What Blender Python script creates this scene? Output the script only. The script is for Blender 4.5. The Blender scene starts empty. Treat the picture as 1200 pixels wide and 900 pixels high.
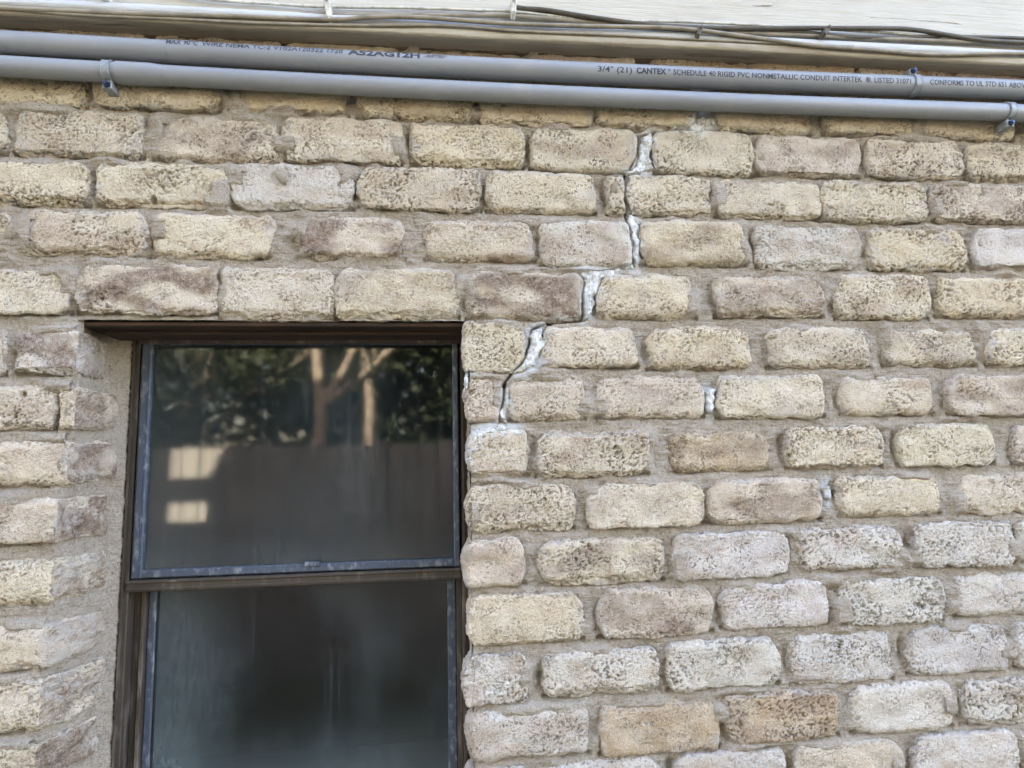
import bpy, bmesh, math, random
import numpy as np
from mathutils import Matrix, Vector

S = bpy.context.scene
C = S.collection
random.seed(7)

# ------------------------------------------------------------------ camera
PW, PH, F = 1200.0, 900.0, 740.0            # photo size and focal length in photo pixels
CAM = np.array([0.0, -0.95, 1.75])
YAW, PITCH, ROLL = math.radians(6.3596), math.radians(6.9271), math.radians(-1.2066)
cy, sy, cp, sp = math.cos(YAW), math.sin(YAW), math.cos(PITCH), math.sin(PITCH)
fwd = np.array([sy*cp, cy*cp, sp]); rgt = np.array([cy, -sy, 0.0]); upv = np.cross(rgt, fwd)
c_, s_ = math.cos(ROLL), math.sin(ROLL)
rgt, upv = c_*rgt + s_*upv, -s_*rgt + c_*upv
cam_d = bpy.data.cameras.new('camera'); cam = bpy.data.objects.new('camera', cam_d); C.objects.link(cam)
cam_d.sensor_fit = 'HORIZONTAL'; cam_d.sensor_width = 36.0; cam_d.lens = F/PW*36.0
cam_d.clip_start = 0.02; cam_d.clip_end = 2000.0
M4 = Matrix(((rgt[0], upv[0], -fwd[0], CAM[0]), (rgt[1], upv[1], -fwd[1], CAM[1]),
             (rgt[2], upv[2], -fwd[2], CAM[2]), (0, 0, 0, 1)))
cam.matrix_world = M4
S.camera = cam

# ------------------------------------------------------------------ sky, sun, exposure
SUN_EL, SUN_AZ = math.radians(17.0), math.radians(-20.0)      # the sun stands low behind the house
W = bpy.data.worlds.new('World'); S.world = W; W.use_nodes = True
wn = W.node_tree; bg = wn.nodes['Background']
sky = wn.nodes.new('ShaderNodeTexSky'); sky.sky_type = 'NISHITA'; sky.sun_disc = False
sky.sun_elevation = SUN_EL; sky.sun_rotation = SUN_AZ
sky.air_density = 1.0; sky.dust_density = 3.0; sky.ozone_density = 1.6
haze = wn.nodes.new('ShaderNodeMix'); haze.data_type = 'RGBA'; haze.blend_type = 'MULTIPLY'; haze.inputs[0].default_value = 1.0
haze.inputs[7].default_value = (1.245, 1.0, 0.925, 1)          # milky, slightly warm air all over the sky
wn.links.new(sky.outputs[0], haze.inputs[6]); wn.links.new(haze.outputs[2], bg.inputs[0]); bg.inputs[1].default_value = 0.11
sd = bpy.data.lights.new('sun', 'SUN'); sd.energy = 5.0; sd.angle = math.radians(0.5); sd.color = (1.0, 0.90, 0.76)
so = bpy.data.objects.new('sun', sd); C.objects.link(so)
sdir = Vector((math.sin(SUN_AZ)*math.cos(SUN_EL), math.cos(SUN_AZ)*math.cos(SUN_EL), math.sin(SUN_EL)))
so.rotation_euler = sdir.to_track_quat('Z', 'Y').to_euler(); so.location = (0, 30, 20)
S.view_settings.view_transform = 'Standard'; S.view_settings.look = 'None'
S.view_settings.exposure = 4.9; S.view_settings.gamma = 1.0

# ------------------------------------------------------------------ helpers
def ray(px, py):
    d = (px-PW/2)/F*rgt - (py-PH/2)/F*upv + fwd
    return d
def at(px, py, y=0.0):
    """where the sight line of a photo pixel meets the wall-parallel plane at depth y: (x, z)"""
    d = ray(px, py); t = (y-CAM[1])/d[1]
    return np.array([CAM[0]+d[0]*t, CAM[2]+d[2]*t])

def _h(i, j, k, s):
    with np.errstate(over='ignore'):
        n = (i.astype(np.uint32)*np.uint32(374761393) + j.astype(np.uint32)*np.uint32(668265263)
             + k.astype(np.uint32)*np.uint32(2147483647) + np.uint32((s*974711) & 0xffffffff))
        n = (n ^ (n >> np.uint32(13)))*np.uint32(1274126177)
        n = (n ^ (n >> np.uint32(16)))*np.uint32(2246822519)
        return n ^ (n >> np.uint32(15))
def noise(p, seed=0):
    """gradient noise, about -1..1; p is (N,3)"""
    p = np.asarray(p, float); ip = np.floor(p); f = p-ip; ip = ip.astype(np.int64)
    u = f*f*f*(f*(f*6-15)+10); out = 0
    for a in (0, 1):
        wx = u[:, 0] if a else 1-u[:, 0]
        for b in (0, 1):
            wy = u[:, 1] if b else 1-u[:, 1]
            for c in (0, 1):
                wz = u[:, 2] if c else 1-u[:, 2]
                h = _h(ip[:, 0]+a, ip[:, 1]+b, ip[:, 2]+c, seed)
                g0 = (h & np.uint32(1023)).astype(float)/511.5-1
                g1 = ((h >> np.uint32(10)) & np.uint32(1023)).astype(float)/511.5-1
                g2 = ((h >> np.uint32(20)) & np.uint32(1023)).astype(float)/511.5-1
                out = out + wx*wy*wz*(g0*(f[:, 0]-a)+g1*(f[:, 1]-b)+g2*(f[:, 2]-c))
    return out*1.5
def sst(a, b, x):
    t = np.clip((x-a)/(b-a), 0, 1); return t*t*(3-2*t)

def mesh_np(name, v, q, attrs=None, smooth=True):
    v = np.asarray(v, np.float32); q = np.asarray(q, np.int32)
    me = bpy.data.meshes.new(name); k = q.shape[1]
    me.vertices.add(len(v)); me.vertices.foreach_set('co', v.ravel())
    me.loops.add(q.size); me.loops.foreach_set('vertex_index', q.ravel())
    me.polygons.add(len(q)); me.polygons.foreach_set('loop_start', np.arange(0, q.size, k, dtype=np.int32))
    me.polygons.foreach_set('loop_total', np.full(len(q), k, np.int32))
    me.polygons.foreach_set('use_smooth', np.full(len(q), smooth, bool))
    me.update(calc_edges=True); me.validate()
    for n, a in (attrs or {}).items():
        at_ = me.attributes.new(n, 'FLOAT', 'POINT'); at_.data.foreach_set('value', np.asarray(a, np.float32))
    return me

class MB:
    """collects boxes and tubes for one mesh"""
    def __init__(s): s.v = []; s.f = []
    def add(s, v, f):
        o = len(s.v); s.v += [tuple(map(float, p)) for p in v]; s.f += [tuple(i+o for i in q) for q in f]; return s
    def box(s, x0, x1, y0, y1, z0, z1, bev=0.0):
        if bev <= 0:
            v = [(x, y, z) for x in (x0, x1) for y in (y0, y1) for z in (z0, z1)]
            return s.add(v, [(0, 1, 3, 2), (4, 6, 7, 5), (0, 4, 5, 1), (2, 3, 7, 6), (0, 2, 6, 4), (1, 5, 7, 3)])
        b = bev; X = (x0, x1); Y = (y0, y1); Z = (z0, z1); v = []; idx = {}
        for i in (0, 1):
            for j in (0, 1):
                for k in (0, 1):
                    sx, sy_, sz = (1-2*i), (1-2*j), (1-2*k)
                    idx[i, j, k] = len(v)
                    v += [(X[i], Y[j]+sy_*b, Z[k]+sz*b), (X[i]+sx*b, Y[j], Z[k]+sz*b), (X[i]+sx*b, Y[j]+sy_*b, Z[k])]
        f = []
        for i in (0, 1): f.append([idx[i, j, k] for j, k in ((0, 0), (0, 1), (1, 1), (1, 0))])
        for j in (0, 1): f.append([idx[i, j, k]+1 for i, k in ((0, 0), (0, 1), (1, 1), (1, 0))])
        for k in (0, 1): f.append([idx[i, j, k]+2 for i, j in ((0, 0), (0, 1), (1, 1), (1, 0))])
        for a in (0, 1):
            for c in (0, 1):
                p, q = idx[0, a, c], idx[1, a, c]; f.append([p+1, q+1, q+2, p+2])
                p, q = idx[a, 0, c], idx[a, 1, c]; f.append([p, q, q+2, p+2])
                p, q = idx[a, c, 0], idx[a, c, 1]; f.append([p, q, q+1, p+1])
        for n in idx.values(): f.append([n, n+1, n+2])
        return s.add(v, f)
    def tube(s, pts, r, n=10, caps=True):
        pts = [Vector(p) for p in pts]; rs = r if isinstance(r, (list, tuple)) else [r]*len(pts)
        v = []; f = []; ref = Vector((0, 0, 1))
        t0 = (pts[1]-pts[0]).normalized()
        if abs(t0.dot(ref)) > 0.9: ref = Vector((0, 1, 0))
        a = t0.cross(ref).normalized()
        for i, p in enumerate(pts):
            t = (pts[min(i+1, len(pts)-1)]-pts[max(i-1, 0)]).normalized()
            a = (a-t*a.dot(t)).normalized(); b = t.cross(a)
            for k in range(n):
                w = 2*math.pi*k/n; v.append(p+(a*math.cos(w)+b*math.sin(w))*rs[i])
        for i in range(len(pts)-1):
            for k in range(n):
                f.append((i*n+k, i*n+(k+1) % n, (i+1)*n+(k+1) % n, (i+1)*n+k))
        if caps:
            f.append(tuple(range(n))[::-1]); f.append(tuple((len(pts)-1)*n+k for k in range(n)))
        return s.add(v, f)
    def mesh(s, name, smooth=False, angle=40):
        me = bpy.data.meshes.new(name); me.from_pydata(s.v, [], s.f); me.validate()
        bm = bmesh.new(); bm.from_mesh(me); bmesh.ops.recalc_face_normals(bm, faces=bm.faces)
        if smooth:
            for fc in bm.faces: fc.smooth = True
            for e in bm.edges:
                if len(e.link_faces) == 2 and e.calc_face_angle(0) > math.radians(angle): e.smooth = False
        bm.to_mesh(me); bm.free(); return me

def link(name, me, mat=None, parent=None, loc=None):
    o = bpy.data.objects.new(name, me); C.objects.link(o)
    if mat is not None and me is not None and len(me.materials) == 0: me.materials.append(mat)
    if parent is not None: o.parent = parent
    if loc is not None: o.location = loc
    return o
def empty(name, loc=(0, 0, 0)):
    o = bpy.data.objects.new(name, None); C.objects.link(o); o.location = loc; o.empty_display_size = 0.1; return o
def tag(o, label=None, cat=None, group=None, kind=None):
    if label: o['label'] = label
    if cat: o['category'] = cat
    if group: o['group'] = group
    if kind: o['kind'] = kind
    return o
def spline(pts, n=8):
    pts = [np.array(p, float) for p in pts]; P = [2*pts[0]-pts[1]]+pts+[2*pts[-1]-pts[-2]]; out = []
    for i in range(1, len(P)-2):
        for k in range(n):
            t = k/n; a, b, c, d = P[i-1:i+3]
            out.append(0.5*((2*b)+(c-a)*t+(2*a-5*b+4*c-d)*t*t+(3*b-a-3*c+d)*t**3))
    out.append(P[-2]); return out

# ------------------------------------------------------------------ materials
class NT:
    def __init__(s, name):
        s.m = bpy.data.materials.new(name); s.m.use_nodes = True; s.t = s.m.node_tree; s.b = s.t.nodes['Principled BSDF']
        s.out = s.t.nodes['Material Output']
    def n(s, typ, **kw):
        x = s.t.nodes.new(typ)
        for k, v in kw.items():
            if k.startswith('i_'):
                key = k[2:]; key = int(key) if key.isdigit() else key.replace('_', ' ')
                s.put(x.inputs[key], v)
            else: setattr(x, k, v)
        return x
    def put(s, sock, v):
        if hasattr(v, 'is_linked') or isinstance(v, bpy.types.NodeSocket): s.t.links.new(v, sock)
        elif isinstance(v, (tuple, list)) and len(v) == 3 and sock.type == 'RGBA': sock.default_value = (*v, 1)
        else: sock.default_value = v
    def obj(s, scale=(1, 1, 1), rnd=False):
        tc = s.n('ShaderNodeTexCoord').outputs['Object']
        mp = s.n('ShaderNodeMapping'); s.put(mp.inputs[0], tc); mp.inputs[3].default_value = scale
        v = mp.outputs[0]
        if rnd:
            oi = s.n('ShaderNodeObjectInfo'); mu = s.n('ShaderNodeMath', operation='MULTIPLY', i_0=oi.outputs['Random'], i_1=37.0)
            ad = s.n('ShaderNodeVectorMath', operation='ADD'); s.put(ad.inputs[0], v); s.put(ad.inputs[1], mu.outputs[0]); v = ad.outputs[0]
        return v
    def noise(s, vec, scale, detail=4, rough=0.55, dist=0.0):
        x = s.n('ShaderNodeTexNoise', i_Scale=scale, i_Detail=detail, i_Roughness=rough, i_Distortion=dist); s.put(x.inputs['Vector'], vec)
        return x.outputs['Fac']
    def ramp(s, fac, a, b, lo=0.0, hi=1.0):
        x = s.n('ShaderNodeMapRange', interpolation_type='SMOOTHSTEP'); s.put(x.inputs[0], fac)
        for i, v in ((1, a), (2, b), (3, lo), (4, hi)): x.inputs[i].default_value = v
        return x.outputs[0]
    def mix(s, fac, a, b, mode='MIX'):
        x = s.n('ShaderNodeMix', data_type='RGBA', blend_type=mode)
        s.put(x.inputs[0], fac); s.put(x.inputs[6], a); s.put(x.inputs[7], b); return x.outputs[2]
    def math(s, op, a, b=0.0):
        x = s.n('ShaderNodeMath', operation=op); s.put(x.inputs[0], a); s.put(x.inputs[1], b); return x.outputs[0]
    def attr(s, name):
        return s.n('ShaderNodeAttribute', attribute_name=name).outputs['Fac']
    def bump(s, h, strength=0.5, dist=0.001, prev=None):
        x = s.n('ShaderNodeBump', i_Strength=strength, i_Distance=dist); s.put(x.inputs['Height'], h)
        if prev is not None: s.put(x.inputs['Normal'], prev)
        return x.outputs[0]
    def fin(s, col=None, rough=None, nor=None, spec=None, metal=None):
        for k, v in (('Base Color', col), ('Roughness', rough), ('Normal', nor), ('Specular IOR Level', spec), ('Metallic', metal)):
            if v is not None: s.put(s.b.inputs[k], v)
        return s.m

MORTAR = (0.405, 0.343, 0.278)
def mat_brick():
    t = NT('old_brick'); v = t.obj(rnd=True); info = t.n('ShaderNodeObjectInfo'); oi = info.outputs['Color']; amt = info.outputs['Alpha']
    big = t.noise(v, 20, 3); big2 = t.noise(t.obj((1, 1, 1.8), rnd=True), 14, 4, 0.6); mid = t.noise(v, 95, 4, 0.65); fine = t.noise(v, 380, 3, 0.7); gran = t.noise(v, 800, 2, 0.6)
    col = t.mix(t.ramp(big, 0.35, 0.7, 0, 0.45), oi, (0.63, 0.555, 0.46))
    col = t.mix(t.math('MULTIPLY', t.ramp(big2, 0.47, 0.66, 0, 0.75), t.attr('stain')), col, (0.40, 0.295, 0.215))
    col = t.mix(t.ramp(mid, 0.46, 0.72, 0, 0.45), col, (0.44, 0.335, 0.245))
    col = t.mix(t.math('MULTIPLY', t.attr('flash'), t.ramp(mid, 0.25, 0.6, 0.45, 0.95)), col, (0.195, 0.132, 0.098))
    col = t.mix(t.ramp(fine, 0.54, 0.68, 0, 0.5), col, (0.74, 0.68, 0.57))
    col = t.mix(t.math('MULTIPLY', t.attr('film'), t.ramp(mid, 0.35, 0.55, 0.3, 0.9)), col, (0.46, 0.41, 0.36))
    col = t.mix(t.attr('white'), col, (0.64, 0.64, 0.63))
    zone = t.math('MULTIPLY', t.ramp(t.noise(v, 32, 3), 0.40, 0.64, 0.12, 1.0), amt)
    sp_ = t.math('MULTIPLY', t.ramp(t.noise(v, 270, 2, 0.55, 0.6), 0.550, 0.62), zone)
    sp2 = t.math('MULTIPLY', t.ramp(t.noise(v, 480, 2, 0.5), 0.60, 0.68), t.ramp(big, 0.3, 0.6, 0.3, 1.0))
    dark_spots = t.math('MAXIMUM', t.math('MULTIPLY', t.attr('pit'), 0.8), t.math('MAXIMUM', t.math('MULTIPLY', sp_, 0.78), t.math('MULTIPLY', sp2, 0.42)))
    dark_spots = t.math('MULTIPLY', dark_spots, t.math('SUBTRACT', 1.0, t.math('MULTIPLY', t.attr('film'), 0.75)))
    col = t.mix(dark_spots, col, (0.095, 0.068, 0.048))  # darker in the pits and at random specks
    h = t.math('SUBTRACT', t.math('ADD', t.math('MULTIPLY', fine, 0.9), t.math('MULTIPLY', gran, 0.5)), t.math('ADD', t.math('MULTIPLY', sp_, 0.9), t.math('MULTIPLY', sp2, 0.5)))
    return t.fin(col, 0.95, t.bump(h, 0.95, 0.0035), 0.25)
def mat_mortar():
    t = NT('brushed_mortar'); v = t.obj(); vs = t.obj((0.22, 1, 2.2))
    big = t.noise(v, 9, 4); mid = t.noise(v, 55, 5, 0.65); fine = t.noise(v, 560, 3, 0.75); sand = t.noise(v, 260, 3, 0.65); br = t.noise(vs, 130, 4, 0.6)
    col = t.mix(t.ramp(big, 0.3, 0.7), MORTAR, (0.44, 0.385, 0.32))
    col = t.mix(t.ramp(mid, 0.46, 0.72, 0, 0.6), col, (0.30, 0.24, 0.185))
    col = t.mix(t.ramp(br, 0.55, 0.75, 0, 0.4), col, (0.48, 0.44, 0.39))
    col = t.mix(t.ramp(sand, 0.56, 0.66, 0, 0.55), col, (0.19, 0.155, 0.12))
    col = t.mix(t.ramp(sand, 0.42, 0.32, 0, 0.5), col, (0.58, 0.52, 0.44))
    col = t.mix(t.ramp(fine, 0.56, 0.66, 0, 0.5), col, (0.18, 0.15, 0.12))
    col = t.mix(t.math('MULTIPLY', t.attr('white'), t.ramp(mid, 0.3, 0.6, 0.3, 0.9)), col, (0.62, 0.62, 0.625))
    h = t.math('ADD', t.math('ADD', t.math('MULTIPLY', fine, 0.7), t.math('MULTIPLY', sand, 0.9)), t.math('MULTIPLY', br, 0.8))
    return t.fin(col, 0.96, t.bump(h, 1.0, 0.005), 0.2)
def mat_caulk():
    t = NT('white_caulk'); v = t.obj(); a = t.noise(v, 110, 5, 0.65); b = t.noise(v, 480, 3); st = t.noise(t.obj((1, 1, 0.3)), 190, 3, 0.6)
    col = t.mix(t.ramp(a, 0.38, 0.62), (0.67, 0.67, 0.68), (0.38, 0.365, 0.345))
    col = t.mix(t.ramp(st, 0.5, 0.68, 0, 0.7), col, (0.43, 0.435, 0.455))
    return t.fin(col, 0.8, t.bump(t.math('ADD', t.math('ADD', a, st), t.math('MULTIPLY', b, 0.5)), 0.8, 0.004), 0.3)
def mat_pvc():
    t = NT('grey_pvc'); v = t.obj((0.15, 1, 1)); a = t.noise(v, 30, 3); b = t.noise(t.obj(), 12, 4, 0.7)
    col = t.mix(t.ramp(a, 0.3, 0.7), (0.185, 0.193, 0.214), (0.22, 0.228, 0.25))
    col = t.mix(t.ramp(b, 0.55, 0.75, 0, 0.35), col, (0.30, 0.29, 0.275))
    return t.fin(col, t.ramp(b, 0.3, 0.8, 0.36, 0.6), t.bump(a, 0.05, 0.001), 0.5)
def mat_paint(dirty=0.25, base=(0.72, 0.70, 0.65), name='weathered_white_paint'):
    t = NT(name); g = t.obj((0.06, 1, 1)); v = t.obj((0.35, 1, 1)); a = t.noise(g, 130, 5, 0.65); b = t.noise(v, 14, 5, 0.65); cr = t.noise(g, 55, 6, 0.7, 0.5)
    col = t.mix(t.ramp(b, 0.45, 0.75, 0, dirty), base, (0.24, 0.195, 0.14))
    crack = t.ramp(cr, 0.635, 0.67)
    col = t.mix(t.math('MULTIPLY', crack, 0.8), col, (0.20, 0.165, 0.125))
    h = t.math('SUBTRACT', a, t.math('MULTIPLY', crack, 0.8))
    return t.fin(col, 0.6, t.bump(h, 0.9, 0.003), 0.3)
def mat_simple(name, col, rough=0.6, var=0.25, scale=40, metal=0.0, bump=0.2, stretch=(1, 1, 1), col2=None, lo=0.35, hi=0.7):
    t = NT(name); v = t.obj(stretch, rnd=True); a = t.noise(v, scale, 4, 0.6)
    c2 = col2 or tuple(max(0, x*(1-var*2)) for x in col)
    return t.fin(t.mix(t.ramp(a, lo, hi), col, c2), rough, t.bump(a, bump, 0.002), 0.4, metal)
def mat_glass(name, dust_haze_col, dust_haze_lo, dust_haze_hi, seed_off, rough, haze_grad=()):
    """old window pane: mirror reflection, a film of dust and painted reflection haze, the dark room behind"""
    t = NT(name); t.t.nodes.remove(t.b)
    v = t.obj((1, 1, 0.6)); big = t.noise(v, 4.5+seed_off, 3, 0.5); fine = t.noise(t.obj((1, 1, 0.35)), 160, 3, 0.6); sp_ = t.noise(t.obj(), 260, 2)
    dust_haze = t.math('MULTIPLY', t.ramp(big, 0.35, 0.68, dust_haze_lo, dust_haze_hi), t.ramp(fine, 0.3, 0.7, 0.75, 1.2))
    sep = t.n('ShaderNodeSeparateXYZ'); t.put(sep.inputs[0], t.n('ShaderNodeTexCoord').outputs['Object'])
    for ax, a, b, amt in haze_grad: dust_haze = t.math('ADD', dust_haze, t.math('MULTIPLY', t.ramp(sep.outputs[ax], a, b, 0, amt), t.ramp(fine, 0.3, 0.7, 0.8, 1.15)))
    dust_haze = t.math('MAXIMUM', dust_haze, t.math('MULTIPLY', t.ramp(sp_, 0.715, 0.75), 0.42))
    dust_haze = t.math('ADD', dust_haze, t.math('MULTIPLY', t.ramp(t.noise(t.obj((1, 1, .05)), 75, 4, 0.65), 0.54, 0.72), 0.07))
    tr = t.n('ShaderNodeBsdfTransparent', i_Color=(0.62, 0.65, 0.66, 1)); df = t.n('ShaderNodeBsdfDiffuse', i_Color=(*dust_haze_col, 1))
    gl = t.n('ShaderNodeBsdfGlossy', i_Color=(1, 1, 1, 1), i_Roughness=rough)
    m1 = t.n('ShaderNodeMixShader'); t.put(m1.inputs[0], dust_haze); t.put(m1.inputs[1], tr.outputs[0]); t.put(m1.inputs[2], df.outputs[0])
    fr = t.n('ShaderNodeFresnel', i_IOR=1.62); fac = t.math('MULTIPLY', fr.outputs[0], 0.50)
    m2 = t.n('ShaderNodeMixShader'); t.put(m2.inputs[0], fac); t.put(m2.inputs[1], m1.outputs[0]); t.put(m2.inputs[2], gl.outputs[0])
    t.t.links.new(m2.outputs[0], t.out.inputs[0]); return t.m

BR, MO, CK, PVC = mat_brick(), mat_mortar(), mat_caulk(), mat_pvc()
PAINT = mat_paint(.25, (.455, .43, .38)); TRIM = mat_paint(0.95, (0.36, 0.315, 0.25), 'dirty_trim_paint')
INK = mat_simple('black_ink', (0.03, 0.03, 0.04), 0.6, 0.1)
BRONZE = mat_simple('bronze_aluminium', (0.052, 0.041, 0.032), 0.6, 0.3, 60, 0.2, 0.25, (1, 1, .2), (0.16, 0.135, 0.11), 0.5, 0.75)
SASH = mat_simple('oxidised_blue_grey_sash', (0.055, 0.066, 0.092), 0.6, 0.3, 120, 0.2, 0.4, (1, 1, .5), (0.20, 0.22, 0.25), 0.48, 0.75)
GASKET = mat_simple('black_gasket', (0.012, 0.013, 0.016), 0.6)
WOOD = mat_simple('rusty_brown_wood', (0.055, 0.030, 0.020), 0.85, 0.3, 60, 0, 0.4, (0.1, 1, 1), (0.02, 0.013, 0.010))
CABLE = mat_simple('grey_cable_sheath', (0.27, 0.235, 0.185), 0.5, 0.2, 30)
CABLE2 = mat_simple('brown_cable_sheath', (0.085, 0.072, 0.054), 0.55, 0.2, 30)
CLIP = mat_simple('painted_clip', (0.55, 0.53, 0.48), 0.6, 0.2, 80)
STEEL = mat_simple('zinc_strap', (0.27, 0.285, 0.31), 0.5, 0.2, 120, 0.25)
SCREW = mat_simple('blue_screw_steel', (0.035, 0.05, 0.10), 0.4, 0.2, 90, 0.5)
ROOM = mat_simple('dark_room_paint', (0.05, 0.055, 0.06), 0.9, 0.1, 2)
GLASS_U = mat_glass('dusty_upper_glass', (0.128, 0.155, 0.165), 0.05, 0.21, 0.0, 0.04, ((2, 1.66, 1.55, .16), (0, -.30, -.46, .14)))
GLASS_L = mat_glass('hazy_lower_glass', (0.125, 0.158, 0.172), 0.02, 0.22, 1.3, 0.12, ((2, 1.36, 1.22, .35), (0, -.30, -.47, .30)))  # blurred reflections painted as haze, paler low and left, besides dust
ROOF = mat_simple('grey_shingle', (0.12, 0.11, 0.10), 0.9)
SIDING = mat_simple('tan_house_wall', (0.38, 0.34, 0.28), 0.9, 0.15, 8)
FENCE = mat_simple('weathered_fence_wood', (0.36, 0.335, 0.285), 0.9, 0.2, 25, 0, 0.4, (1, 1, 0.06), (0.25, 0.225, 0.185))
BARK = mat_simple('pale_bark', (0.34, 0.28, 0.21), 0.95, 0.3, 14, 0, 0.6, (1, 1, 0.5))
LEAF = mat_simple('tree_leaf', (0.03, 0.041, 0.018), 0.6, 0.2, 3, 0, 0.1, (1, 1, 1), (0.05, 0.06, 0.026))
GRASS = mat_simple('yard_grass', (0.09, 0.10, 0.045), 0.95, 0.3, 3, 0, 0.5, (1, 1, 1), (0.16, 0.13, 0.085))

# ------------------------------------------------------------------ what the photograph shows of the wall
# bricks as (x0, y0, x1, y1, colour, flash) in photo pixels at the wall face
CR, GR, YE, TA, PI_ = (0.60, 0.515, 0.395), (0.57, 0.525, 0.475), (0.59, 0.49, 0.345), (0.45, 0.335, 0.215), (0.555, 0.465, 0.375)
YC = (0.60, 0.505, 0.365)
ROWS = [
 [(-20,70,98,121,YC,0),(110,75,257,125,YC,0),(270,79,406,130,YE,0),(419,85,556,137,YC,0),(563,91,692,142,YC,0),(700,96,815,149,YC,.2),(838,103,950,153,YC,0),(966,106,1068,156,YC,.1),(1080,110,1188,160,YE,0),(1200,114,1320,164,YC,0)],
 [(-125,125,5,176,CR,.4),(15,129,165,180,CR,.12),(178,135,324,186,CR,.5),(333,138,468,187,CR,0),(482,142,613,192,YC,0),(623,149,747,198,CR,.2),(768,153,883,202,CR,.15),(888,160,1009,204,PI_,.5),(1017,161,1128,207,PI_,.35),(1135,168,1255,210,YC,.3)],
 [(-42,190,101,237,CR,.15),(112,190,263,240,CR,.1),(270,192,413,242,GR,0),(421,196,562,243,PI_,.15),(571,201,698,247,CR,0),(714,206,731,248,CR,.1),(737,206,832,250,CR,.1),(840,210,963,253,CR,.2),(965,213,1088,258,CR,.2),(1095,215,1225,259,PI_,.4)],
 [(-120,246,9,294,CR,.4),(23,247,172,297,PI_,.15),(180,249,320,300,CR,0),(347,252,473,302,PI_,.9),(497,257,627,304,PI_,.2),(635,259,741,311,GR,.15),(753,258,875,309,YC,.4),(888,265,1008,313,GR,.2),(1020,267,1132,315,YE,0),(1143,269,1260,315,GR,.3)],
 [(-60,316,80,366,CR,0),(88,312,252,366,PI_,.95),(256,311,392,372,CR,.1),(393,315,537,371,YC,.3),(547,318,685,373,PI_,1.0),(702,320,815,372,YC,.1),(840,322,965,370,PI_,.5),(982,322,1090,372,CR,.1),(1101,323,1215,371,YE,.1)],
 [(545,379,613,435,CR,0),(638,383,747,430,CR,0),(762,383,882,432,YE,0),(903,383,1020,430,CR,.2),(1040,386,1147,428,CR,.35),(1160,386,1280,428,YC,0)],
 [(547,438,590,494,PI_,.45),(595,440,685,492,PI_,.25),(700,440,826,489,PI_,.3),(843,440,966,489,CR,0),(989,442,1095,486,CR,0),(1112,441,1235,485,PI_,.4)],
 [(548,505,618,559,CR,0),(630,505,759,557,CR,0),(785,506,905,553,TA,.55),(925,501,1036,549,CR,0),(1056,499,1166,545,CR,0),(1191,499,1300,543,PI_,.2)],
 [(548,568,672,622,PI_,.2),(692,567,825,617,CR,.15),(832,562,964,612,PI_,.5),(986,558,1104,605,CR,.1),(1125,555,1245,602,CR,.1)],
 [(545,632,615,688,PI_,.35),(634,632,778,684,CR,.5),(791,625,924,676,GR,.2),(936,617,1059,668,GR,0),(1075,613,1188,663,GR,0),(1196,610,1320,658,GR,.2)],
 [(549,698,683,755,YE,0),(703,690,836,746,PI_,.6),(848,685,970,735,GR,.2),(986,679,1106,730,GR,.1),(1121,673,1240,722,GR,0)],
 [(545,769,618,827,GR,.15),(638,763,773,816,GR,.1),(784,752,913,808,GR,.15),(928,744,1048,802,GR,0),(1067,735,1185,790,GR,.25),(1193,728,1320,780,GR,.2)],
 [(549,833,690,892,GR,0),(705,825,842,883,TA,.15),(853,814,983,869,TA,.3),(1000,803,1118,859,GR,0),(1130,796,1250,849,GR,.1)],
 [(545,903,620,958,GR,.1),(640,893,775,946,GR,.1),(794,880,920,935,GR,0),(933,872,1059,930,PI_,0),(1075,861,1193,916,GR,0),(1203,853,1330,905,GR,.2)],
]
# bricks that turn the left corner of the opening: (x0, y0, corner x, y1, colour, flash front, flash on the reveal)
LEFT = [(15,386,91,438,GR,.75,.3),(66,452,87,503,CR,.1,.6),(-40,513,78,570,CR,.05,.95),(-60,583,66,637,CR,.15,1.0),(-30,653,60,710,CR,.1,.45),
        (-60,731,54,787,CR,.1,.2),(-30,797,46,860,CR,.05,.35),(-60,873,40,925,CR,.1,.8),(-30,938,33,994,CR,.1,.4)]
LEFT2 = [(-110,386,2,438,CR,.2),(-55,450,62,503,CR,.1)]
CAULK = [ # polygons in photo pixels
 [(752,158),(764,152),(769,160),(763,178),(768,196),(757,200),(742,203),(735,201),(744,194),(750,182)],
 [(737,247),(744,250),(750,262),(749,276),(753,290),(751,304),(745,311),(741,300),(742,284),(739,268)],
 [(680,316),(697,315),(722,314),(743,308),(746,314),(722,321),(706,327),(699,345),(697,366),(686,373),(683,352),(686,334)],
 [(624,386),(636,381),(641,380),(636,392),(642,402),(633,414),(626,428),(616,436),(606,436),(614,424),(621,404)],
 [(584,492),(588,474),(594,460),(597,470),(594,494)],
 [(552,507),(566,500),(588,499),(606,505),(590,508),(566,510),(556,520),(552,541),(548,540),(548,515)],
 [(830,452),(840,455),(841,468),(836,487),(829,478)],
 [(800,147),(813,136),(832,134),(846,141),(830,147),(822,158),(812,152)],
 [(968,571),(974,567),(979,580),(974,590),(968,582)],
 [(544,440),(549,436),(548,452),(545,462)],
]
CRACKS = [[(818,141),(808,150),(770,154),(750,157),(748,180),(738,198),(732,206),(734,228),(735,246),(740,275),(743,300),(742,310),(712,316),(688,322),(683,345),(684,374),(645,377),(625,384),(622,405),(613,424),(600,437),(592,448),(590,470),(585,494)],
          [(645,376),(637,395),(634,410)], [(746,205),(720,207)], [(753,262),(755,300)]]
HOLES = [(645,378,.004,.020),(591,452,.0030,.02),(178,233,.005,.014),(25,462,.004,.012),(983,580,.004,.012),(690,640,.003,.006)]

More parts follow.
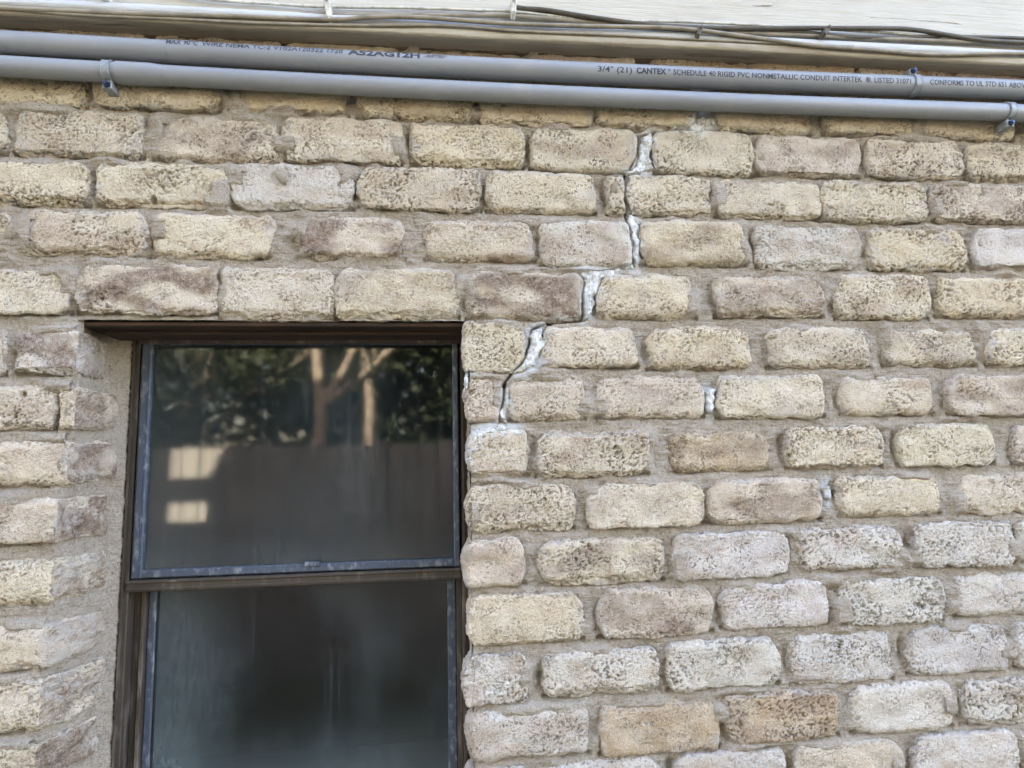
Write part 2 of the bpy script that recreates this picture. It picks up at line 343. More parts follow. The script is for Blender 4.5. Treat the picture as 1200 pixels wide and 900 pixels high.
ZL = at(300, 374)[1]                       # soffit of the opening
XC = at(62, 660)[0]                        # left corner of the opening
CK_ = sorted([(at(*p)[1], at(*p)[0]) for p in ((91, 410), (85, 476), (77, 541), (66, 610), (59, 682), (53, 757), (45, 830), (40, 890))])
def xcor(z): return np.interp(z, [a for a, b in CK_], [b for a, b in CK_])
XR = at(547, 600)[0]                       # right edge of the opening
YF = 0.108                                 # depth of the outer window frame behind the brick faces
zt, zb = 2.47, 1.15                        # built height of detailed wall
xl, xr = -0.95, 1.28

bricks = []                                # world: x0, z0, x1, z1, colour, flash, kind, fine
def tob(b):
    xm, ym = (b[0]+b[2])/2, (b[1]+b[3])/2
    return [at(b[0], ym)[0], at(xm, b[3])[1], at(b[2], ym)[0], at(xm, b[1])[1]]
for ri, row in enumerate(ROWS):
    for b in row:
        bricks.append(tob(b)+[b[4], b[5], 'lintel' if (ri == 4 and b[0] < 540) else '', 1])
for b in LEFT:
    xm, ym = (b[0]+b[2])/2, (b[1]+b[3])/2
    bricks.append([at(b[0], ym)[0], at(b[2], b[3])[1], at(b[2], ym)[0]+.001, at(b[2], b[1])[1], b[4], b[5], 'corner', 1, b[6]])
for b in LEFT2: bricks.append(tob(b)+[b[4], b[5], '', 1])
# the courses go on outside the photograph
PITCH_Z = 0.08150
rz = [np.mean([(b[1]+b[3])/2 for b in map(tob, r)]) for r in ROWS]
rnd = random.Random(3)
def fill(z, x, xend, step):
    while (x < xend) if step > 0 else (x > xend):
        w = 0.163+rnd.uniform(-.01, .01); a, b = (x, x+w) if step > 0 else (x-w, x)
        bricks.append([a, z-.031, b, z+.031, rnd.choice([CR, GR, PI_, YC]), rnd.choice([0, .1, .4]), '', 0])
        x += step*(w+0.016)
for k, r in enumerate(rz):
    right = max(b[2] for b in bricks if abs((b[1]+b[3])/2-r) < .03)
    fill(r, right+.016, xr-.1, 1)
    lefts = [b[0] for b in bricks if abs((b[1]+b[3])/2-r) < .03 and b[0] < XC]
    if lefts: fill(r, min(lefts)-.016, xl+.02, -1)
zz = rz[0]+PITCH_Z
x = xl+0.03
for b in ROWS[1]:                         # the course above the conduits repeats the bond two courses down
    q = tob(b); bricks.append([q[0], zz-.033, q[2], zz+.029, rnd.choice([YC, TA, PI_]), .2, '', 1])
for k in (1, 2):
    z = rz[-1]-PITCH_Z*k; x0 = XR+(0.0 if k % 2 else 0.0)
    fill(z, x0+.003, xr-.1, 1)
    bricks.append([XC-.17, z-.031, float(xcor(z)), z+.031, CR, .1, 'corner', 0, .3]); fill(z, XC-.19, xl+.02, -1)

crackw = [np.array([at(*p) for p in c]) for c in CRACKS]
def seg_dist(x, z, line):
    d = np.full(x.shape, 1e9)
    for a, b in zip(line[:-1], line[1:]):
        ab = b-a; t = np.clip(((x-a[0])*ab[0]+(z-a[1])*ab[1])/max(ab@ab, 1e-12), 0, 1)
        d = np.minimum(d, np.hypot(x-a[0]-t*ab[0], z-a[1]-t*ab[1]))
    return d
def poly_sd(x, z, P):
    d = seg_dist(x, z, np.vstack([P, P[:1]])); ins = np.zeros(x.shape, bool)
    for a, b in zip(P, np.roll(P, -1, 0)):
        m = ((a[1] > z) != (b[1] > z)); t = np.where(m, (b[0]-a[0])*(z-a[1])/((b[1]-a[1]) if b[1] != a[1] else 1e-9)+a[0], 0)
        ins ^= m & (x < t)
    return np.where(ins, d, -d)
caulkw = [np.array([at(*p) for p in P]) for P in CAULK]

# ---- mortar
gaps = []; smears = []
br_arr = np.array([b[:4] for b in bricks])
for i, b in enumerate(bricks):
    zc = (b[1]+b[3])/2
    gaps.append((b[0]-rnd.uniform(.003, .009), zc+rnd.uniform(-.008, .006), rnd.uniform(.006, .010), rnd.uniform(.018, .03), rnd.uniform(-.001, .011)))
    if b[7]:
        for _ in range(rnd.choice([0, 1, 2, 2, 3])):
            e = rnd.random()
            if e < .35: smears.append((b[0]+rnd.uniform(-.004, .01), zc+rnd.uniform(-.02, .02), rnd.uniform(.01, .02), rnd.uniform(.012, .028), rnd.uniform(.006, .0135)))
            elif e < .6: smears.append((b[2]-rnd.uniform(-.004, .012), zc+rnd.uniform(-.02, .02), rnd.uniform(.01, .022), rnd.uniform(.012, .028), rnd.uniform(.005, .011)))
            else: smears.append((rnd.uniform(b[0], b[2]), (b[3] if rnd.random() < .7 else b[1])+rnd.uniform(-.003, .003), rnd.uniform(.02, .05), rnd.uniform(.006, .011), rnd.uniform(.005, .0115)))
def mortar_y(x, z):
    p = np.stack([x, 0*x, z], -1)
    y = 0.0088+0.0044*noise(p*[28, 1, 34], 11)+0.0030*noise(p*[62, 1, 105], 12)+0.0016*np.abs(noise(p*[130, 1, 170], 20))
    y += 0.0022*noise(p*[40, 1, 360], 13)*sst(-.2, .4, noise(p*[9, 1, 9], 18))+0.0009*noise(p*[260, 1, 260], 14)+0.0009*noise(p*[450, 1, 480], 15)
    for gx, gz, sx, sz, d in gaps:
        m = (abs(x-gx) < 3*sx) & (abs(z-gz) < 3*sz)
        if m.any(): y[m] += d*np.exp(-((x[m]-gx)/sx)**2-((z[m]-gz)/sz)**2)
    for gx, gz, sx, sz, d in smears:
        m = (abs(x-gx) < 3*sx) & (abs(z-gz) < 3*sz)
        if m.any(): y[m] -= d*np.exp(-((x[m]-gx)/sx)**4-((z[m]-gz)/sz)**4)
    for b in bricks:                       # undercut added below each brick to deepen its shadow line
        m = (x > b[0]-.004) & (x < b[2]+.004) & (abs(z-b[1]) < .010)
        if m.any(): y[m] += .0095*np.exp(-((z[m]-b[1]-.0005)/.0034)**2)*sst(-.5, .25, noise(p[m]*[22, 1, 22], 77))
    y = np.maximum(y, -0.0035+0.0010*noise(p*[120, 1, 200], 19))
    for l in crackw:
        m = (x > l[:, 0].min()-.01) & (x < l[:, 0].max()+.01) & (z > l[:, 1].min()-.01) & (z < l[:, 1].max()+.01)
        if m.any():
            d = seg_dist(x[m], z[m], l); y[m] += 0.016*np.exp(-(d/0.0017)**2)
    for hx, hy, r, dep in HOLES:
        q = at(hx, hy); y += dep*np.exp(-(np.hypot(x-q[0], z-q[1])/r)**4)
    return y
G = 0.002
gx = np.arange(xl, xr, G); gz = np.arange(zb, zt, G)
X, Z = np.meshgrid(gx, gz); xf, zf = X.ravel(), Z.ravel()
yf = mortar_y(xf, zf)
keep = ~((zf < ZL) & (xf > xcor(zf)-0.006) & (xf < XR+0.006))
under = np.zeros(xf.shape, bool)
for b in bricks:
    under |= (xf > b[0]+.016) & (xf < b[2]-.016) & (zf > b[1]+.016) & (zf < b[3]-.016)
keep &= ~under
# coarse outside the photograph
nz_, nx_ = X.shape
idx = np.arange(nx_*nz_).reshape(nz_, nx_)
q = np.stack([idx[:-1, :-1], idx[:-1, 1:], idx[1:, 1:], idx[1:, :-1]], -1).reshape(-1, 4)
q = q[keep[q].all(1)]
used = np.unique(q); remap = np.full(xf.size, -1); remap[used] = np.arange(len(used))
mv = np.stack([xf, yf, zf], -1)[used]; mq = remap[q]

# ---- left reveal and right reveal as part of the same mortar body
def sheet(nu, nv, fn):
    u, v = np.meshgrid(np.linspace(0, 1, nu), np.linspace(0, 1, nv)); P = fn(u.ravel(), v.ravel())
    i = np.arange(nu*nv).reshape(nv, nu)
    return P, np.stack([i[:-1, :-1], i[:-1, 1:], i[1:, 1:], i[1:, :-1]], -1).reshape(-1, 4)
REV = sorted([(at(px, py, .088)[1], at(px, py, .088)[0]) for px, py in ((120, 405), (133, 480), (132, 535), (122, 610), (122, 682), (118, 757), (116, 830), (106, 885))])
def xrev(z): return np.interp(z, [a for a, b in REV], [b for a, b in REV])    # where the reveal bricks end, .088 deep
OLX = at(147, 567, YF)[0]
def left_reveal(u, v):
    z = zb+(ZL+.004-zb)*v; xc = xcor(z); sh = (xrev(z)-xc)/.088; xe = xrev(z)-.007; g = OLX-xe
    K = [(xc-.020, .010), (xc-.008, .012), (xc-.003, .018), (xc+sh*.03-.007, .030), (xc+sh*.06-.007, .060), (xe, .084), (xe+g*.18, .093), (xe+g*.55, .0995), (xe+g*.96, .1045), (xe+g, .106), (xe+g+.0005, .120)]
    kn = np.array([0, .08, .15, .28, .48, .62, .70, .82, .93, .955, 1.0]); px_ = 0; py_ = 0
    for k in range(len(K)-1):
        m = (u >= kn[k]) & ((u < kn[k+1]) | (k == len(K)-2)); t = (u-kn[k])/(kn[k+1]-kn[k])
        px_ = px_+np.where(m, K[k][0]*(1-t)+K[k+1][0]*t, 0); py_ = py_+np.where(m, K[k][1]*(1-t)+K[k+1][1]*t, 0)
    p = np.stack([px_-xc, py_, z], -1)
    n = 0.0030*noise(p*[40, 40, 30], 31)+0.0014*noise(p*[100, 100, 130], 32)+0.0008*noise(p*[300, 300, 330], 33)
    edge = sst(.85, .93, u); zz3 = np.stack([0*z, 0*z, z], -1)
    rag = edge*(0.003*noise(zz3*45, 35)+.002*noise(zz3*160, 36)); n = n*(1-.5*edge)
    return np.stack([px_+n*.8+rag, py_-n*.8, z], -1)
P1, Q1 = sheet(80, 560, left_reveal)
def right_reveal(u, v):
    z = zb+(ZL+.004-zb)*v; y = .010+.115*u; p = np.stack([0*u, y, z], -1)
    return np.stack([XR+.006+.0022*noise(p*[1, 40, 40], 41)+.001*noise(p*[1, 150, 150], 42), y, z], -1)
P2, Q2 = sheet(36, 400, right_reveal)
vv = np.vstack([mv, P1, P2]); qq = np.vstack([mq, Q1+len(mv), Q2+len(mv)+len(P1)])
house = tag(empty('brick_house', (0, 0, 0)), 'house wall of weathered cream bricks with a stair-step crack beside a dark sash window', 'house')
wh = np.zeros(len(vv)); nmv = len(mv); p3 = vv[:nmv]*[1, 0, 1]
for pg in caulkw:
    m = (abs(vv[:nmv, 0]-pg[:, 0].mean()) < .08) & (abs(vv[:nmv, 2]-pg[:, 1].mean()) < .08)
    wh[:nmv][m] = np.maximum(wh[:nmv][m], sst(-.017, .000, poly_sd(vv[:nmv, 0][m], vv[:nmv, 2][m], pg)+.005*noise(p3[m]*90, 56)))
wall = link('wall', mesh_np('wall', vv, qq, {'white': wh}), MO, house)

# ---- bricks
def box_grid(hx, hz, dep, nx, nz, ys):
    xs = np.linspace(-hx, hx, nx+1); zs = np.linspace(-hz, hz, nz+1); V = []; Q = []
    def add(P, n1, n2, flip):
        o = sum(len(a) for a in V); V.append(P); i = np.arange(n1*n2).reshape(n2, n1)+o
        q = np.stack([i[:-1, :-1], i[:-1, 1:], i[1:, 1:], i[1:, :-1]], -1).reshape(-1, 4)
        Q.append(q[:, ::-1] if flip else q)
    a, b = np.meshgrid(xs, zs); add(np.stack([a.ravel(), 0*a.ravel(), b.ravel()], -1), nx+1, nz+1, False)
    for s, fl in ((-hx, True), (hx, False)):
        a, b = np.meshgrid(ys, zs); add(np.stack([0*a.ravel()+s, a.ravel(), b.ravel()], -1), len(ys), nz+1, fl)
    for s, fl in ((hz, False), (-hz, True)):
        a, b = np.meshgrid(xs, ys); add(np.stack([a.ravel(), b.ravel(), 0*a.ravel()+s], -1), nx+1, len(ys), fl)
    V = np.vstack(V); Q = np.vstack(Q)
    key = np.round(V*1e6).astype(np.int64); _, first, inv = np.unique(key, axis=0, return_index=True, return_inverse=True)
    return V[first], inv.reshape(-1)[Q]
def make_brick(i, b):
    r = random.Random(100+i); x0, z0, x1, z1, col, flash, kind, fine = b[:8]
    if fine and kind != 'corner': x0 -= .0042; x1 += .0042; z0 -= .0034; z1 += .0030
    w, h = (x1-x0)/2, (z1-z0)/2; corner = kind == 'corner'
    dep = .092 if corner or kind == 'lintel' else .034
    res = .0019 if fine else .006
    if corner: ys = np.r_[np.linspace(0, .02, 9), np.linspace(.02, dep, 34)[1:]] if fine else np.linspace(0, dep, 20)
    else:
        ys = np.r_[np.linspace(0, .014, 7 if fine else 4), np.linspace(.014, dep, 5 if kind != 'lintel' else 12)[1:]]
    V, Q = box_grid(w, h, dep, max(4, int(2*w/res)), max(4, int(2*h/res)), ys)
    rad = min(r.choice([.006, .009, .012, .016])*r.uniform(.9, 1.1), w*.8, h*.8)
    hh = np.array([w, dep/2+.02, h]); pc = V-np.array([0, dep/2+.02, 0])     # back kept straight
    qi = np.clip(pc, -(hh-rad), hh-rad); n = pc-qi; n /= np.maximum(np.linalg.norm(n, axis=1, keepdims=True), 1e-9)
    p = qi+rad*n+np.array([0, dep/2+.02, 0])
    off = np.array([(x0+x1)/2*3+i*1.7, i*.31, (z0+z1)/2*3]); s = p+off
    front = np.clip(-n[:, 1], 0, 1); edge = 1-front**2
    u, v = p[:, 0]/w, p[:, 2]/h
    rough = r.uniform(.55, 1.25)
    d = .0038*noise(s*[26, 30, 34], 1)+(.0011*noise(s*[70, 70, 90], 2)+.0009*noise(s*[190, 190, 230], 3))*rough*(.45+.55*edge)+.0009*noise(s*[420, 420, 460], 4)
    if kind != 'corner' and w > .03:      # worn, rounded ends
        for sx in (-1, 1):
            for sz in (-1, 1):
                k_ = np.clip(u*sx, 0, 1)**5*np.clip(v*sz, 0, 1)**2.5; p[:, 0] -= sx*r.uniform(.002, .017)*k_
                k_ = np.clip(u*sx, 0, 1)**9*np.clip(v*sz, 0, 1)**1.5; p[:, 2] -= sz*r.uniform(.0, .007)*k_
    if fine:                               # knocked-off corners and spalled edges
        for _ in range(r.choice([1, 2, 3, 3, 4])):
            cxz = np.array([r.choice([-1, 1])*w*(1 if r.random() < .6 else r.uniform(-.8, .8)), 0, r.choice([-1, 1, -1])*h])
            if corner and cxz[0] > 0: continue
            cn = np.array([np.sign(cxz[0])*r.uniform(.15, .9)*(abs(cxz[0]) > w*.95), -r.uniform(.25, 1.1), np.sign(cxz[2])*r.uniform(.4, 1.0)]); cn /= np.linalg.norm(cn)
            q0 = cxz-cn*r.uniform(.0035, .0095)
            dd_ = (p-q0)@cn+.0022*noise(p*[120, 120, 150]+i*3.3, 62)+.002*noise(p*[45, 45, 60]+i*1.3, 63); p = p-np.clip(dd_, 0, .014)[:, None]*cn
    e2 = sst(.55, 1.0, np.maximum(abs(u)**1.5, abs(v)**1.2))
    d -= np.clip(noise(s*[38, 30, 46], 5), 0, 1)*.0075*np.maximum(edge, e2*.5)
    d -= np.clip(noise(s*[95, 95, 120], 6)-.1, 0, 1)*.0035*np.maximum(edge, e2*.7)*rough
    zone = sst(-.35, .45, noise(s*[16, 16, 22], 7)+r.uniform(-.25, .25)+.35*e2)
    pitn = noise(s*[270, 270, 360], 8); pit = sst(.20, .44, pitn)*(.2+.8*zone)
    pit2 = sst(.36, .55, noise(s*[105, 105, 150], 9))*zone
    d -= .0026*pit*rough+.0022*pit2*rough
    # face relief: some faces are hollow or tilted
    d += front*(r.uniform(-.0015, .001)+r.uniform(-.0012, .0012)*u+r.uniform(-.0012, .0012)*v-.0018*v*0)
    if flash > .3: d -= front*.0015*sst(-.1, .5, noise(s*[24, 24, 45], 10))
    P = p+n*d[:, None]
    if corner:
        k = sst(-w*.2, w, p[:, 0]) if w < .03 else sst(w*.3, w, p[:, 0]); zc_ = (z0+z1)/2; P[:, 0] += k*np.clip(P[:, 1], 0, 1)*float((xrev(zc_)-xcor(zc_))/.088)
    wx, wz = P[:, 0]+(x0+x1)/2, P[:, 2]+(z0+z1)/2
    white = np.zeros(len(P))
    for l in crackw[:1]:
        dd = seg_dist(wx, wz, l); cut = np.exp(-(dd/.0016)**2)*front
        P[:, 1] += cut*.010
        white = np.maximum(white, .55*sst(.012, .003, dd)*sst(-.1, .3, noise(s*[60, 60, 60], 21)))
    for j, pg in enumerate(caulkw):
        if abs(pg[:, 0].mean()-(x0+x1)/2) < w+.04 and abs(pg[:, 1].mean()-(z0+z1)/2) < h+.04:
            dd = poly_sd(wx, wz, pg); white = np.maximum(white, .85*sst(-.012, .001, dd)*sst(-.25, .25, noise(s*[110, 110, 110], 22)))
    for hx, hy, rr, dp in HOLES:
        q_ = at(hx, hy); P[:, 1] += dp*np.exp(-(np.hypot(wx-q_[0], wz-q_[1])/rr)**4)*front
    fl = min(1, flash*1.1+.06)*sst(-.28, .35, noise(s*[15, 17, 34], 23)+r.uniform(-.1, .2)-.35*e2+.2*(flash-.5))
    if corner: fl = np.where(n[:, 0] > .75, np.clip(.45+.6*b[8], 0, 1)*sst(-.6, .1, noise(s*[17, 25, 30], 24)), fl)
    film = sst(.0, .45, noise(s*[20, 20, 26], 25)-.52+.8*e2+.30*np.clip(v, 0, 1)*r.random()+.25*np.clip(u*r.choice([-1, 1]), 0, 1)*r.random()+r.uniform(-.25, .10)-(.2 if corner else 0))*sst(-.6, .3, noise(s*[75, 75, 90], 26))
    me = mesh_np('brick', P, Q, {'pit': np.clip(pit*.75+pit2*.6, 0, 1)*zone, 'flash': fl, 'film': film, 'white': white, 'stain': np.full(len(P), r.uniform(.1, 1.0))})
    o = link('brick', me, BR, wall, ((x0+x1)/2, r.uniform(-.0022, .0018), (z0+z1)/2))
    j = r.uniform(.93, 1.06); o.color = (col[0]*j, col[1]*j*r.uniform(.985, 1.015), col[2]*j*r.uniform(.95, 1.05), .30+.70*r.random()**1.2)
    return o
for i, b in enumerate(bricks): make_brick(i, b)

# ---- white crack filler
for j, pg in enumerate(caulkw):
    a, b = pg.min(0)-.004, pg.max(0)+.004; g = .0013
    X, Z = np.meshgrid(np.arange(a[0], b[0], g), np.arange(a[1], b[1], g)); x_, z_ = X.ravel(), Z.ravel(); p3 = np.stack([x_, 0*x_, z_], -1)
    sd = poly_sd(x_, z_, pg)+.0040*noise(p3*[95, 1, 95], 51)+.0018*noise(p3*[380, 1, 380], 52)
    y_ = .0016+.0040*noise(p3*[70, 1, 70], 53)+.0018*noise(p3*[260, 1, 160], 54)+.0006*noise(p3*[500, 1, 500], 55)+.010*sst(.003, -.001, sd)+(.0025 if j not in (5, 9) else -.0022)
    k = sd > -.001; I = np.arange(x_.size).reshape(X.shape); q = np.stack([I[:-1, :-1], I[:-1, 1:], I[1:, 1:], I[1:, :-1]], -1).reshape(-1, 4); q = q[k[q].all(1)]
    us = np.unique(q); rm = np.full(x_.size, -1); rm[us] = np.arange(len(us))
    link('crack_filler', mesh_np('crack_filler', np.stack([x_, y_, z_], -1)[us], rm[q]), CK, wall)
# a lump of mortar stuck on a brick
lp = at(331, 207); th, ph = np.meshgrid(np.linspace(0, math.pi, 14), np.linspace(0, 2*math.pi, 20))
sph = np.stack([np.sin(th)*np.cos(ph), np.sin(th)*np.sin(ph), np.cos(th)], -1).reshape(-1, 3); sph *= (1+.18*noise(sph*2.2, 61))[:, None]
ca, sa = math.cos(.35), math.sin(.35); lv = sph*[.0085, .007, .0145]; lv = np.stack([lv[:, 0]*ca+lv[:, 2]*-sa*-1*-1, lv[:, 1], lv[:, 0]*sa+lv[:, 2]*ca], -1)
I = np.arange(280).reshape(20, 14); lq = np.stack([I[:-1, :-1], I[:-1, 1:], I[1:, 1:], I[1:, :-1]], -1).reshape(-1, 4)
link('mortar_lump', mesh_np('mortar_lump', lv+[lp[0], -.004, lp[1]], lq), MO, wall)

# ------------------------------------------------------------------ the house body behind the brick face
body = MB()
Yb = .055
YFEN = -4.6
def mirrored(px, py):
    """the point of the fence that a pane mirrors at this photo pixel"""
    d = ray(px, py); t = (YF+.004-CAM[1])/d[1]; hx, hz = CAM[0]+d[0]*t, CAM[2]+d[2]*t; k = (YF-YFEN)/d[1]
    return hx+d[0]*k, hz+d[2]*k
lit_l, lit_top = mirrored(201, 525); lit_r, lit_bot = mirrored(241, 612); _, bar_a = mirrored(220, 562); _, bar_b = mirrored(220, 588)
TA_ = math.tan(SUN_AZ); TE_ = math.tan(SUN_EL)/math.cos(SUN_AZ)
HX0, HX1, HD = lit_r+(0-YFEN)*TA_, 7.5, 6.0
body.box(HX0, XC-.03, Yb, .22, 0, 2.955); body.box(XR+.03, HX1, Yb, .22, 0, 2.955)
body.box(XC-.03, XR+.03, Yb, .22, ZL+.03, 2.955); body.box(XC-.03, XR+.03, Yb, .22, 0, zb-.02)
body.box(HX0, HX0+.2, .22, HD, 0, 2.955); body.box(HX1-.2, HX1, .22, HD, 0, 2.955); body.box(HX0, HX1, HD, HD+.2, 0, 2.955)
link('house_body', body.mesh('house_body'), SIDING, house)
fb = MB()
fb.box(HX0, xl+.005, .004, Yb-.002, 0, 2.955); fb.box(xr-.005, HX1, .004, Yb-.002, 0, 2.955); fb.box(xl+.005, xr-.005, .012, Yb-.002, 0, zb+.004)
fb.box(xl, xr, .012, Yb-.002, zt-.006, 2.955)
link('outer_wall', fb.mesh('outer_wall'), SIDING, house)
rf = MB(); RH = 6.2
rf.add([(HX0, -.12, 3.02), (HX1+.3, -.12, 3.02), (HX1+.3, HD/2, RH), (HX0, HD/2, RH), (HX1+.3, HD+.5, 3.02), (HX0, HD+.5, 3.02),
        (HX0, -.12, 2.96), (HX1+.3, -.12, 2.96), (HX1+.3, HD+.5, 2.96), (HX0, HD+.5, 2.96)],
       [(0, 1, 2, 3), (3, 2, 4, 5), (0, 3, 5, 9, 6), (1, 7, 8, 4, 2), (0, 6, 7, 1), (5, 4, 8, 9), (6, 9, 8, 7)])
link('roof', rf.mesh('roof'), ROOF, house)
rm_ = MB(); rm_.box(-1.7, 1.2, 2.6, 2.62, .3, 2.6); rm_.box(-1.72, -1.70, .22, 2.6, .3, 2.6); rm_.box(1.2, 1.22, .22, 2.6, .3, 2.6); rm_.box(-1.7, 1.2, .22, 2.6, .28, .3); rm_.box(-1.7, 1.2, .22, 2.6, 2.6, 2.62)
link('inner_room', rm_.mesh('inner_room'), ROOM, house)

# ------------------------------------------------------------------ window
def X_(px, py, y): return at(px, py, y)[0]
def Z_(px, py, y): return at(px, py, y)[1]
y0 = YF                                   # front of the outer frame
gL = (X_(180, 405, y0)+X_(167, 667, y0))/2; gR = (X_(531, 405, y0)+X_(531, 655, y0))/2
gT = (Z_(180, 405, y0)+Z_(531, 403, y0))/2; gB = (Z_(167, 667, y0)+Z_(531, 655, y0))/2
sL = (X_(166, 405, y0)+X_(156, 667, y0))/2; sR = X_(538, 560, y0)
sB = (Z_(157, 678, y0)+Z_(538, 664, y0))/2
rB = (Z_(153, 692, y0)+Z_(538, 679, y0))/2
oL = X_(147, 567, y0); oR = XR+.012
lL = (X_(187, 695, y0+.03)+X_(172, 900, y0+.03))/2; lR = X_(525, 790, y0+.03)
wb = zb
fr = MB()
fr.box(oL-.012, sL-.0035, y0, y0+.05, wb, ZL-.004, .0012)                     # left outer flange
fr.box(oL+.0035, oL+.0065, y0-.005, y0, wb, ZL-.006)
fr.box(sR+.003, oR, y0+.001, y0+.05, wb, ZL-.004, .0012)
fr.box(sR+.0052, sR+.008, y0-.004, y0+.001, wb, ZL-.006)
fr.box(sL-.0033, sR+.0028, y0-.008, y0+.05, gT+.0005, ZL-.004, .001)
fr.box(sL-.0035, sL+.006, y0+.024, y0+.05, wb, rB, .001); fr.box(sR-.006, sR+.003, y0+.024, y0+.05, wb, rB, .001)
fr.box(sL+.009, sL+.0145, y0+.016, y0+.046, wb, rB-.0005, .0008)
window = link('window', fr.mesh('window'), BRONZE, house)
window['label'] = 'dark bronze double hung sash window with dusty panes set back in the bricks'
us = MB()
us.box(sL, gL, y0-.004, y0+.012, sB, gT+.006, .0018); us.box(gR, sR, y0-.004, y0+.012, sB, gT+.006, .0018)
us.box(gL-.001, gR+.001, y0-.0035, y0+.0115, sB+.0005, gB, .0018); us.box(gL-.001, gR+.001, y0-.003, y0+.011, gT, gT+.0055, .001)
us.box(sL+.004, gL-.0045, y0-.0062, y0-.004, sB+.008, gT+.004)
us.box((gL+gR)/2+.004, (gL+gR)/2+.028, y0-.0075, y0-.0035, gB-.004, gB+.004, .0015)
link('upper_sash', us.mesh('upper_sash'), SASH, window)
ug = MB(); ug.box(gL-.002, gR+.002, y0+.004, y0+.007, gB-.002, gT+.002)
link('upper_pane', ug.mesh('upper_pane'), GLASS_U, window)
mr = MB()
mr.box(oL+.012, sR+.002, y0-.007, y0+.014, rB, sB-.0015, .0012); mr.box(oL+.012, sR+.002, y0-.0105, y0-.007, sB-.006, sB-.002, .001)
mr.box(oL+.012, sR+.002, y0-.009, y0-.007, rB+.003, rB+.006, .0006)
link('meeting_rail', mr.mesh('meeting_rail'), BRONZE, window)
ls = MB(); y1 = y0+.028
ls.box(sL+.015, lL, y1, y1+.016, wb, rB+.002, .0015); ls.box(lR, sR-.0065, y1, y1+.016, wb, rB+.002, .0015); ls.box(lL-.001, lR+.001, y1+.001, y1+.015, rB-.002, rB+.018, .001)
link('lower_sash', ls.mesh('lower_sash'), SASH, window)
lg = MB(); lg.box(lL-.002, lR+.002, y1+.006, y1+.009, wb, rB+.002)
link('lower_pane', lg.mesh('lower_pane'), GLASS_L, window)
gk = MB(); gk.box(sL+.0065, sL+.0085, y0+.03, y0+.05, wb, rB-.002); gk.box(lL-.0005, lL+.0025, y1+.0035, y1+.006, wb, rB)
link('gasket', gk.mesh('gasket'), GASKET, window)
# wood packing under the lintel course
lw = MB(); lw.box(XC+.004, XR+.004, .018, YF+.006, ZL-.0065, ZL-.0005, .001); lw.box(XC+.02, XR+.002, .052, YF+.004, ZL-.0125, ZL-.0068, .001)
lint = link('lintel', lw.mesh('lintel'), WOOD, house)
sill = MB(); sill.box(XC-.02, XR+.02, -.03, .16, zb-.05, zb+.001, .004)
link('window_sill', sill.mesh('window_sill'), SIDING, house)

# ------------------------------------------------------------------ painted boards above the wall
yt = -.036
zt0 = Z_(600, 46, yt); ang = (Z_(1100, 72, yt)-Z_(100, 22, yt))/(X_(1100, 72, yt)-X_(100, 22, yt))
def strip(name, prof, mat, x0=-2.4, x1=2.7, n=620, amp=.0008, seed=71):
    prof = np.array(prof); xs = np.linspace(x0, x1, n); m = len(prof)
    V = []
    for k, (yy, zz_) in enumerate(prof):
        p = np.stack([xs, np.full(n, yy), np.full(n, zz_)], -1)
        d = amp*noise(p*[14, 60, 60], seed)+amp*.6*noise(p*[70, 160, 160], seed+1)
        V.append(np.stack([xs, yy+d, zt0+zz_+ang*xs+d*.8], -1))
    V = np.stack(V, 1).reshape(-1, 3); i = np.arange(n*m).reshape(n, m)
    q = np.stack([i[:-1, :-1], i[1:, :-1], i[1:, 1:], i[:-1, 1:]], -1).reshape(-1, 4)
    return link(name, mesh_np(name, V, q), mat, house)
# trim: underside from the wall, rounded nose, face, then back to the board
strip('trim_strip', [(.012, .003), (-.010, .0015), (-.022, .0005), (-.030, 0), (-.0345, .0012), (-.036, .004), (-.036, .009), (-.0355, .0125), (-.034, .0145), (-.0275, .0155)], TRIM, amp=.0012)
strip('moulding', [(-.026, .0155), (-.0315, .0165), (-.034, .0205), (-.0335, .026), (-.030, .031), (-.025, .033), (-.019, .0335)], mat_paint(.3, (.46, .47, .49), 'glossy_moulding_paint'), amp=.0007, seed=75)
strip('trim_board', [(-.0185, .031), (-.0195, .034), (-.020, .05)]+[(-.020, .05+.01*k) for k in range(1, 28)], PAINT, amp=.0006, seed=79)
# ragged filler between trim and bricks
strip('filler_bead', [(.003, .005), (-.001, .003), (-.0015, .0015), (.001, .0005), (.008, .000)], mat_simple('old_brown_filler', (0.16, 0.115, 0.08), 0.9, 0.3, 60), amp=.003, seed=83)

